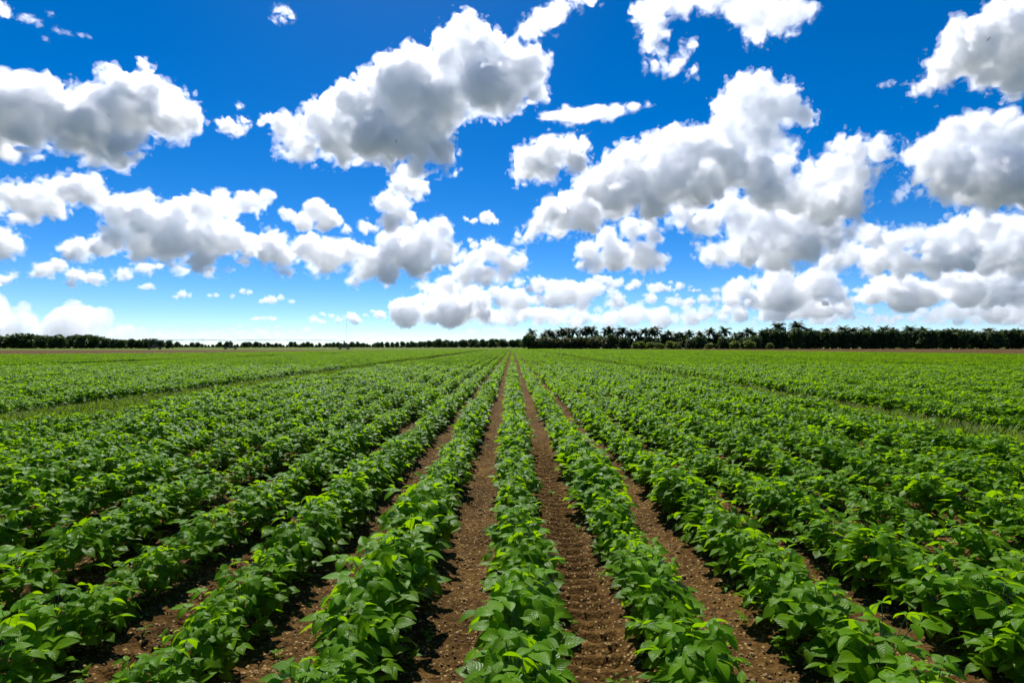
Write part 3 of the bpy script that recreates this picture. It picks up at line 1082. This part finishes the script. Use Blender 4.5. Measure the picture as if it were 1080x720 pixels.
def broadleaf(seed, h, wid, trunk_h, n, size, m_leaf, lobes_n=9, squat=0.75):
    r_ = random.Random(seed)
    st, so = Soup(), Soup()
    top = Vector((r_.uniform(-.3, .3), r_.uniform(-.3, .3), trunk_h + (h - trunk_h) * 0.45))
    st.add(*tube([(0, 0, -0.3), (top.x * 0.4, top.y * 0.4, trunk_h * 0.7), tuple(top)], 0.035 * h, 0.016 * h, 7))
    lobes = []
    for i in range(lobes_n):
        a = i * 2.4 + r_.uniform(-.4, .4)
        t = (i + 0.5) / lobes_n
        rr = wid * 0.5 * r_.uniform(0.25, 0.62) * (1.05 - 0.5 * t)
        rad = r_.uniform(0.2, 0.34) * wid
        cz = trunk_h + rad * squat * 0.7 + (h - trunk_h - rad * squat * 1.5) * t
        lobes.append((math.cos(a) * rr, math.sin(a) * rr, cz, rad, rad * squat))
        st.add(*tube([tuple(top * 0.75), (math.cos(a) * rr * 0.5, math.sin(a) * rr * 0.5, (cz + top.z) * 0.5), (math.cos(a) * rr, math.sin(a) * rr, cz)], 0.013 * h, 0.004 * h, 5))
    leaf_clumps(so, r_, lobes, n, size)
    return [('trunk', st.mesh('trunk', [M_BARK])), ('crown', so.mesh('crown', [m_leaf], smooth=False))]


def palm(seed, h, fr, nfr=17):
    r_ = random.Random(seed)
    st, so = Soup(), Soup()
    lean = Vector((r_.uniform(-.5, .5), r_.uniform(-.5, .5), 0))
    path = [tuple(lean * (t * t) + Vector((0, 0, -0.3 + (h + 0.3) * t))) for t in (0, .25, .5, .75, 1)]
    st.add(*tube(path, 0.24, 0.15, 8))
    O = lean + Vector((0, 0, h))
    for i in range(nfr):
        az = i * 2.39996 + r_.uniform(-.25, .25)
        t = i / (nfr - 1)
        el = 1.4 - 1.5 * t + r_.uniform(-.15, .15)
        L = fr * r_.uniform(0.85, 1.1)
        pts = []
        p = O.copy()
        e = el
        for s_ in range(9):
            pts.append(p.copy())
            p = p + Vector((math.cos(az) * math.cos(e), math.sin(az) * math.cos(e), math.sin(e))) * (L / 8)
            e -= 0.13 + 0.03 * s_
        side = Vector((-math.sin(az), math.cos(az), 0))
        var = r_.random()
        # midrib strip plus leaflets hanging to both sides
        for s_ in range(8):
            a, b = pts[s_], pts[s_ + 1]
            w = 0.05
            so.add([a - side * w, a + side * w, b + side * w, b - side * w], [(0, 1, 2, 3)], None, var)
            if s_ == 0:
                continue
            ll = fr * 0.24 * math.sin(math.pi * min(1, (s_ + 0.6) / 8.4)) ** 0.6
            fw = (b - a).normalized()
            for sg in (-1, 1):
                for q in (0.05, 0.38, 0.71):
                    c = a.lerp(b, q)
                    d = (side * sg + fw * 0.55 - Vector((0, 0, r_.uniform(0.15, 0.7)))).normalized()
                    tip = c + d * ll * r_.uniform(0.8, 1.1)
                    wv = fw * 0.13
                    mid_ = c.lerp(tip, 0.5) + Vector((0, 0, 0.06))
                    so.add([c - wv, c + wv, mid_ + wv * 1.2, mid_ - wv * 1.2, tip + wv * .2, tip - wv * .2], [(0, 1, 2, 3), (3, 2, 4, 5)], None, var)
    return [('trunk', st.mesh('palm trunk', [M_PALMBARK])), ('crown', so.mesh('palm crown', [M_PALMLEAF], smooth=False))]


def put_tree(name, parts, x, y, s, rz, label, cat, group, sz=None):
    root = bpy.data.objects.new(name, None)
    root.empty_display_size = 1.0
    root.location = (x, y, 0.0)
    root.rotation_euler = (0, 0, rz)
    root.scale = (s, s, s if sz is None else sz)
    tag(root, label, cat, group)
    link(root)
    for nm, me in parts:
        link(bpy.data.objects.new(nm, me), root)
    return root


TALL = [broadleaf(70 + i, 11.5, 8.6, 0.0, 1900, 0.6, M_DARKLEAF, 17, 0.85) for i in range(5)]     # windbreak trees, unit height 11.5 m
ROUND = [broadleaf(90 + i, 8.5, 9.0, 0.0, 1200, 0.56, M_DARKLEAF, 12, 0.72) for i in range(5)]       # rounded trees 8.5 m
SHRUB = [broadleaf(110 + i, 5.0, 6.5, 0.2, 700, 0.42, M_OLIVELEAF, 8, 0.7) for i in range(4)]
LIME = [broadleaf(130 + i, 4.0, 6.0, 0.2, 600, 0.4, M_LIMELEAF, 8, 0.6) for i in range(3)]
PALM = [palm(150 + i, 8.6, 4.4, 26) for i in range(6)]

tr = random.Random(5)


def px_x(px, d):
    return (px - 540.0) / F * d


def series(items, build):
    """Number the trees of one run from its left end, for labels one can count along."""
    items = sorted(items, key=lambda t: t[0])
    for i, it in enumerate(items):
        build(ordinal(i + 1), *it)


# the palm row right of centre: crowns at 341..350 px
pp = []
px = 562.0
while px < 815:
    tall = {745: 1.12, 775: 1.1}.get(int(px), tr.uniform(0.80, 1.12))
    pp.append((px, 338 + tr.uniform(-8, 10), tall))
    px += tr.choice((3.8, 5.0, 6.5, 8.0, 11.0))
series(pp, lambda o, px, d, s: put_tree('palm_tree', PALM[tr.randrange(6)], px_x(px, d), d, s * 1.06, tr.uniform(0, 6.28),
       'feathery dark palm, %s from the left end of the palm row right of centre' % o, 'palm tree', 'palms in the row right of centre'))
pp = []
px = 822.0
while px < 1110:
    pp.append((px, 352 + tr.uniform(-5, 5), tr.uniform(0.9, 1.3) + (0.2 if px < 870 else 0.05)))
    px += tr.uniform(9, 20)
series(pp, lambda o, px, d, s: put_tree('palm_tree', PALM[tr.randrange(6)], px_x(px, d), d, s * 1.02, tr.uniform(0, 6.28),
       'palm crown poking above the dark windbreak wall, %s from its left end' % o, 'palm tree', 'palms behind the windbreak wall'))
# the dark windbreak on the right
pp = []
px = 806.0
while px < 1115:
    pp.append((px, 330 + tr.uniform(-4, 6), tr.uniform(0.9, 1.03)))
    px += tr.uniform(6.0, 9.0)
series(pp, lambda o, px, d, s: put_tree('windbreak_tree', TALL[tr.randrange(5)], px_x(px, d), d, s, tr.uniform(0, 6.28),
       'nearly black broadleaf tree, %s from the left in the dense windbreak wall' % o, 'tree', 'windbreak trees on the right'))
# rounded shrubs and hedge bushes in front of the palms
pp = []
px = 566.0
while px < 640:
    pp.append((px, 318 + tr.uniform(-3, 3), tr.uniform(1.28, 1.45)))
    px += tr.uniform(6.0, 8.5)
series(pp, lambda o, px, d, s: put_tree('hedge_shrub', SHRUB[tr.randrange(4)], px_x(px, d), d, s, tr.uniform(0, 6.28),
       'olive brown clipped shrub, %s from the left in the hedge below the palms' % o, 'shrub', 'hedge shrubs below the left palms'))
for px, d, s, lab in ((558, 322, 1.05, 'rounded dark tree at the left end of the palm row'),
                      (645, 316, 1.0, 'dome-shaped dark tree where the olive hedge below the palms ends'),
                      (657, 324, 0.85, 'smaller dark tree just right of the dome where the olive hedge ends'),
                      (728, 314, 0.72, 'low dark bush at the left foot of the broad dome below the palms'),
                      (737, 316, 0.9, 'broad dark dome-shaped tree below the middle of the palms'),
                      (763, 318, 0.8, 'grey-green rounded tree between two lime bushes below the palms'),
                      (784, 320, 0.8, 'dark rounded tree right of the grey-green one below the palms'),
                      (796, 322, 0.95, 'dark tree against the left end of the windbreak wall')):
    put_tree('rounded_tree', ROUND[tr.randrange(5)], px_x(px, d), d, s, tr.uniform(0, 6.28), lab, 'tree', 'rounded trees below the palms')
pp = [(x + tr.uniform(-2, 2), 308 + tr.uniform(-3, 3), s) for x, s in ((668, .95), (677, 1.15), (686, 1.0), (696, .9), (706, 1.2), (715, 1.0), (748, .9), (773, 1.15), (790, 1.2), (812, .9))]
series(pp, lambda o, px, d, s: put_tree('lime_bush', LIME[tr.randrange(3)], px_x(px, d), d, s, tr.uniform(0, 6.28),
       'low yellowish bush below the palms, %s from the left of its kind' % o, 'bush', 'yellowish bushes below the palms'))
# a low dark hedge line behind, so the feet of the palms stand in undergrowth
pp = []
px = 560.0
while px < 812:
    pp.append((px, 345 + tr.uniform(-3, 3), tr.uniform(0.78, 1.02)))
    px += tr.uniform(7.0, 10.0)
series(pp, lambda o, px, d, s: put_tree('understorey_tree', ROUND[tr.randrange(5)], px_x(px, d), d, s, tr.uniform(0, 6.28),
       'dark understorey tree among the palm trunks, %s from the left' % o, 'tree', 'understorey trees among the palms'))
# the distant wood left of the palms, bluish in the distance
pp = []
px = 398.0
while px < 556:
    d = 640 + tr.uniform(-25, 25)
    pp.append((px, d, tr.uniform(0.72, 0.95) if px < 452 else tr.uniform(0.9, 1.25)))
    px += tr.uniform(3.6, 6.0)
series(pp, lambda o, px, d, s: put_tree('distant_tree', ROUND[tr.randrange(5)], px_x(px, d), d, s, tr.uniform(0, 6.28),
       'small far-off tree in the distant wood at centre, %s from its left end' % o, 'tree', 'trees of the distant wood at centre'))
# the low far trees behind the irrigation machine
pp = []
px = 182.0
while px < 398:
    d = 700 + tr.uniform(-40, 40)
    pp.append((px, d, tr.uniform(0.4, 0.95)))
    px += tr.uniform(2.4, 5.0)
series(pp, lambda o, px, d, s: put_tree('low_tree', ROUND[tr.randrange(5)], px_x(px, d), d, s, tr.uniform(0, 6.28),
       'tiny low tree behind the irrigation machine, %s from the left' % o, 'tree', 'low trees behind the irrigation machine'))
# the nearer wood at the far left, 352..366 px
pp = []
px = -34.0
while px < 180:
    hp = np.interp(px, [-40, 10, 25, 50, 70, 85, 100, 115, 135, 160, 178], [12, 12.5, 14, 11.5, 12, 13, 12, 9, 8.0, 8.5, 7.5])
    d = 400 + tr.uniform(-14, 14)
    pp.append((px, d, (hp * tr.uniform(0.88, 1.08) / F * d + 1.6) / 8.5))
    px += tr.uniform(5.0, 8.5)
series(pp, lambda o, px, d, s: put_tree('wood_tree', ROUND[tr.randrange(5)], px_x(px, d), d, s, tr.uniform(0, 6.28),
       'dark bushy tree in the wood at the far left, %s from the left edge' % o, 'tree', 'trees of the wood at the far left'))
# umbrella-topped taller trees standing out of that wood
for i, (px, lab) in enumerate(((62, 'flat-topped tree standing taller than the left wood, leftmost of three'), (80, 'flat-topped tree standing taller than the left wood, middle of three'), (92, 'flat-topped tree standing taller than the left wood, rightmost of three'))):
    put_tree('flat_topped_tree', broadleaf(170 + i, 10.0, 8.0, 6.2, 700, 0.5, M_DARKLEAF, 7, 0.4), px_x(px, 408), 408, 1.0, 0.0, lab, 'tree', 'flat-topped trees of the left wood')

# ------------------------------------------------------------------ centre-pivot irrigation machine on the left
M_STEEL = plain_material('weathered galvanised steel', [(0.3, (0.42, 0.43, 0.44)), (0.7, (0.6, 0.61, 0.62))], scale=2.0, rough=0.5, metallic=0.4)
M_DARKSTEEL = plain_material('dark painted steel', [(0.3, (0.05, 0.045, 0.04)), (0.7, (0.09, 0.08, 0.07))], scale=2.0, rough=0.6)
M_TYRE = plain_material('black tyre rubber', [(0.3, (0.016, 0.015, 0.014)), (0.7, (0.035, 0.03, 0.027))], scale=8.0, rough=0.9)
D_IRR = 282.0
root = bpy.data.objects.new('irrigation_machine', None)
root.location = (px_x(243, D_IRR), D_IRR, 0)
tag(root, 'long pale irrigation pipe on wheeled towers spanning the far left of the field', 'irrigation machine')
link(root)
ox = root.location.x
xs_t = [px_x(163, D_IRR) - ox, 0.0, px_x(363, D_IRR) - ox]
PH = 4.35


def bow(x):
    """Height of the pipe: each span is gently arched between towers."""
    for a, b in zip(xs_t[:-1], xs_t[1:]):
        if a <= x <= b:
            t = (x - a) / (b - a)
            return PH + 0.55 * 4 * t * (1 - t)
    return PH


def struct_part(name, segs, r, mat_, parent, sides=6):
    so = Soup()
    for path in segs:
        so.add(*tube(path, r, r, sides))
    return link(bpy.data.objects.new(name, so.mesh(name, [mat_])), parent)


xs = np.linspace(xs_t[0], xs_t[2], 61)
struct_part('pipe', [[(x, 0, bow(x)) for x in xs]], 0.13, M_STEEL, root)
for a, b in zip(xs_t[:-1], xs_t[1:]):
    segs_ = []
    n_ = 8
    for sgn in (-1, 1):
        low = [(a + (b - a) * i / n_, sgn * 0.7 * math.sin(math.pi * i / n_), bow(a + (b - a) * i / n_) - 1.05 * math.sin(math.pi * i / n_)) for i in range(n_ + 1)]
        segs_.append(low)
        for i in range(1, n_):
            xm = a + (b - a) * (i + 0.5) / n_
            segs_.append([low[i], (low[i][0], 0, bow(low[i][0]))])
    struct_part('truss', segs_, 0.028, M_STEEL, root, 4)
    so_d = []
    for i in range(1, 14):
        x = a + (b - a) * i / 14
        so_d.append([(x, 0.05, bow(x)), (x, 0.25, bow(x) - 0.3), (x, 0.25, bow(x) - 2.1)])
    struct_part('drop_hose', so_d, 0.018, M_DARKSTEEL, root, 4)
for xt in xs_t[1:] + xs_t[:1]:
    tw = struct_part('tower', [[(xt, -1.9, 0.75), (xt, 0, PH)], [(xt, 1.9, 0.75), (xt, 0, PH)], [(xt - 0.6, -1.9, 0.75), (xt - 0.1, 0, PH)], [(xt + 0.6, 1.9, 0.75), (xt + 0.1, 0, PH)],
                               [(xt, -2.0, 0.75), (xt, 2.0, 0.75)], [(xt, -1.2, 1.9), (xt, 1.2, 1.9)]], 0.09, M_DARKSTEEL, root, 6)
    bx = Soup()
    for (cx_, cz_, w_, h_) in ((xt, 1.05, 0.5, 0.5), (xt + 0.2, 3.3, 0.3, 0.5)):
        vs = [(cx_ + sx_ * w_, sy_ * 0.3, cz_ + sz_ * h_ * 0.5) for sx_ in (-1, 1) for sy_ in (-1, 1) for sz_ in (-1, 1)]
        bx.add(vs, [(0, 1, 3, 2), (4, 6, 7, 5), (0, 4, 5, 1), (2, 3, 7, 6), (0, 2, 6, 4), (1, 5, 7, 3)])
    link(bpy.data.objects.new('drive_box', bx.mesh('drive box', [M_DARKSTEEL], smooth=False)), tw)
    for wx, wy in ((xt - 1.5, -1.9), (xt + 1.5, 1.9)):
        so = Soup()
        R_, r2, seg = 0.55, 0.22, 18
        vs, qs = [], []
        for i in range(seg):
            a = 2 * math.pi * i / seg
            for j in range(8):
                b = 2 * math.pi * j / 8
                rr = R_ + r2 * math.cos(b)
                vs.append((wx + rr * math.cos(a), wy + r2 * math.sin(b) * 0.9, 0.76 + rr * math.sin(a)))
        for i in range(seg):
            for j in range(8):
                qs.append((i * 8 + j, ((i + 1) % seg) * 8 + j, ((i + 1) % seg) * 8 + (j + 1) % 8, i * 8 + (j + 1) % 8))
        so.add(vs, qs)
        for i in range(6):
            a = math.pi * i / 3
            so.add(*tube([(wx, wy, 0.76), (wx + 0.5 * math.cos(a), wy, 0.76 + 0.5 * math.sin(a))], 0.05, 0.05, 4))
        so.add(*tube([(wx, wy, 0.76), (xt, wy, 0.76)], 0.07, 0.07, 5))
        link(bpy.data.objects.new('wheel', so.mesh('wheel', [M_TYRE])), tw)

# the tall thin mast by the right-hand tower
root = bpy.data.objects.new('radio_mast', None)
root.location = (px_x(365.5, D_IRR - 3), D_IRR - 3, 0)
tag(root, 'tall thin pale mast standing beside the right-hand irrigation tower', 'mast')
link(root)
struct_part('pole', [[(0, 0, -0.3), (0, 0, 9.0), (0, 0, 17.5)]], 0.045, M_STEEL, root)
struct_part('guy_wire', [[(0, 0, 13.0), (3.5, 2.0, 0)], [(0, 0, 13.0), (-3.5, 2.0, 0)], [(0, 0, 13.0), (0, -4.0, 0)]], 0.012, M_STEEL, root, 3)
so = Soup()
so.add(*tube([(0, 0, 0.0), (0, 0, 0.5)], 0.28, 0.24, 8))
link(bpy.data.objects.new('footing', so.mesh('footing', [plain_material('grey concrete', [(0.3, (0.25, 0.24, 0.22)), (0.7, (0.36, 0.35, 0.33))])])), root)

# ------------------------------------------------------------------ three soaring birds
M_BIRD = plain_material('black feathers', [(0.3, (0.008, 0.008, 0.009)), (0.7, (0.02, 0.018, 0.016))], scale=6.0)


def bird_mesh():
    """A soaring bird, head to +y: body, fan tail and fingered wings grown as one skin."""
    v, q = [], []
    sect = [(-0.36, 0.16, 0.012), (-0.24, 0.12, 0.02), (-0.14, 0.06, 0.04), (0.0, 0.075, 0.07), (0.12, 0.075, 0.065), (0.22, 0.045, 0.045), (0.28, 0.04, 0.04), (0.34, 0.014, 0.014)]
    for y, w, h in sect:
        for j in range(8):
            a = 2 * math.pi * j / 8
            v.append((math.cos(a) * w, y, math.sin(a) * h))
    for i in range(len(sect) - 1):
        for j in range(8):
            q.append((i * 8 + j, i * 8 + (j + 1) % 8, (i + 1) * 8 + (j + 1) % 8, (i + 1) * 8 + j))
    for sg in (-1, 1):
        st_ = [(0.05, -0.12, 0.14, 0.03), (0.25, -0.13, 0.17, 0.09), (0.48, -0.10, 0.19, 0.15), (0.66, -0.10, 0.15, 0.2)]
        o = len(v)
        for x, yb, yf, z in st_:
            for y in (yb, yf):
                for dz in (-0.012, 0.012):
                    v.append((sg * x, y, z + dz))
        for i in range(3):
            a, b = o + i * 4, o + i * 4 + 4
            for (m1, m2) in ((0, 1), (1, 3), (3, 2), (2, 0)):
                q.append((a + m1, a + m2, b + m2, b + m1))
        for f in range(5):
            y0 = 0.13 - f * 0.05
            o = len(v)
            tip = Vector((sg * (0.90 - 0.025 * f), y0 + 0.05 - 0.05 * f, 0.27))
            for (x, y, z) in ((sg * 0.64, y0 - 0.022, 0.2), (sg * 0.64, y0 + 0.022, 0.2), (tip.x, tip.y + 0.012, tip.z), (tip.x, tip.y - 0.012, tip.z)):
                v.append((x, y, z - 0.006))
                v.append((x, y, z + 0.006))
            q += [(o, o + 2, o + 4, o + 6), (o + 1, o + 7, o + 5, o + 3), (o, o + 1, o + 3, o + 2), (o + 4, o + 5, o + 7, o + 6), (o + 2, o + 3, o + 5, o + 4), (o, o + 6, o + 7, o + 1)]
    return np_mesh('bird', v, quads=q, mats=[M_BIRD])


BIRD = bird_mesh()
for px, py, d, rz, roll, lab in ((114, 121.5, 230, 0.9, 0.5, 'tiny black soaring bird against the grey heart of the left cloud'),
                                 (417.5, 148.5, 260, -1.2, -0.4, 'tiny black soaring bird against the big central cloud'),
                                 (1045, 40.0, 220, 2.0, 0.6, 'tiny black soaring bird against the cloud in the top right corner')):
    o = bpy.data.objects.new('bird', BIRD)
    o.location = place(px, py, d)
    o.rotation_euler = (0.15, roll, rz)
    tag(o, lab, 'bird', 'birds soaring under the clouds')
    link(o)
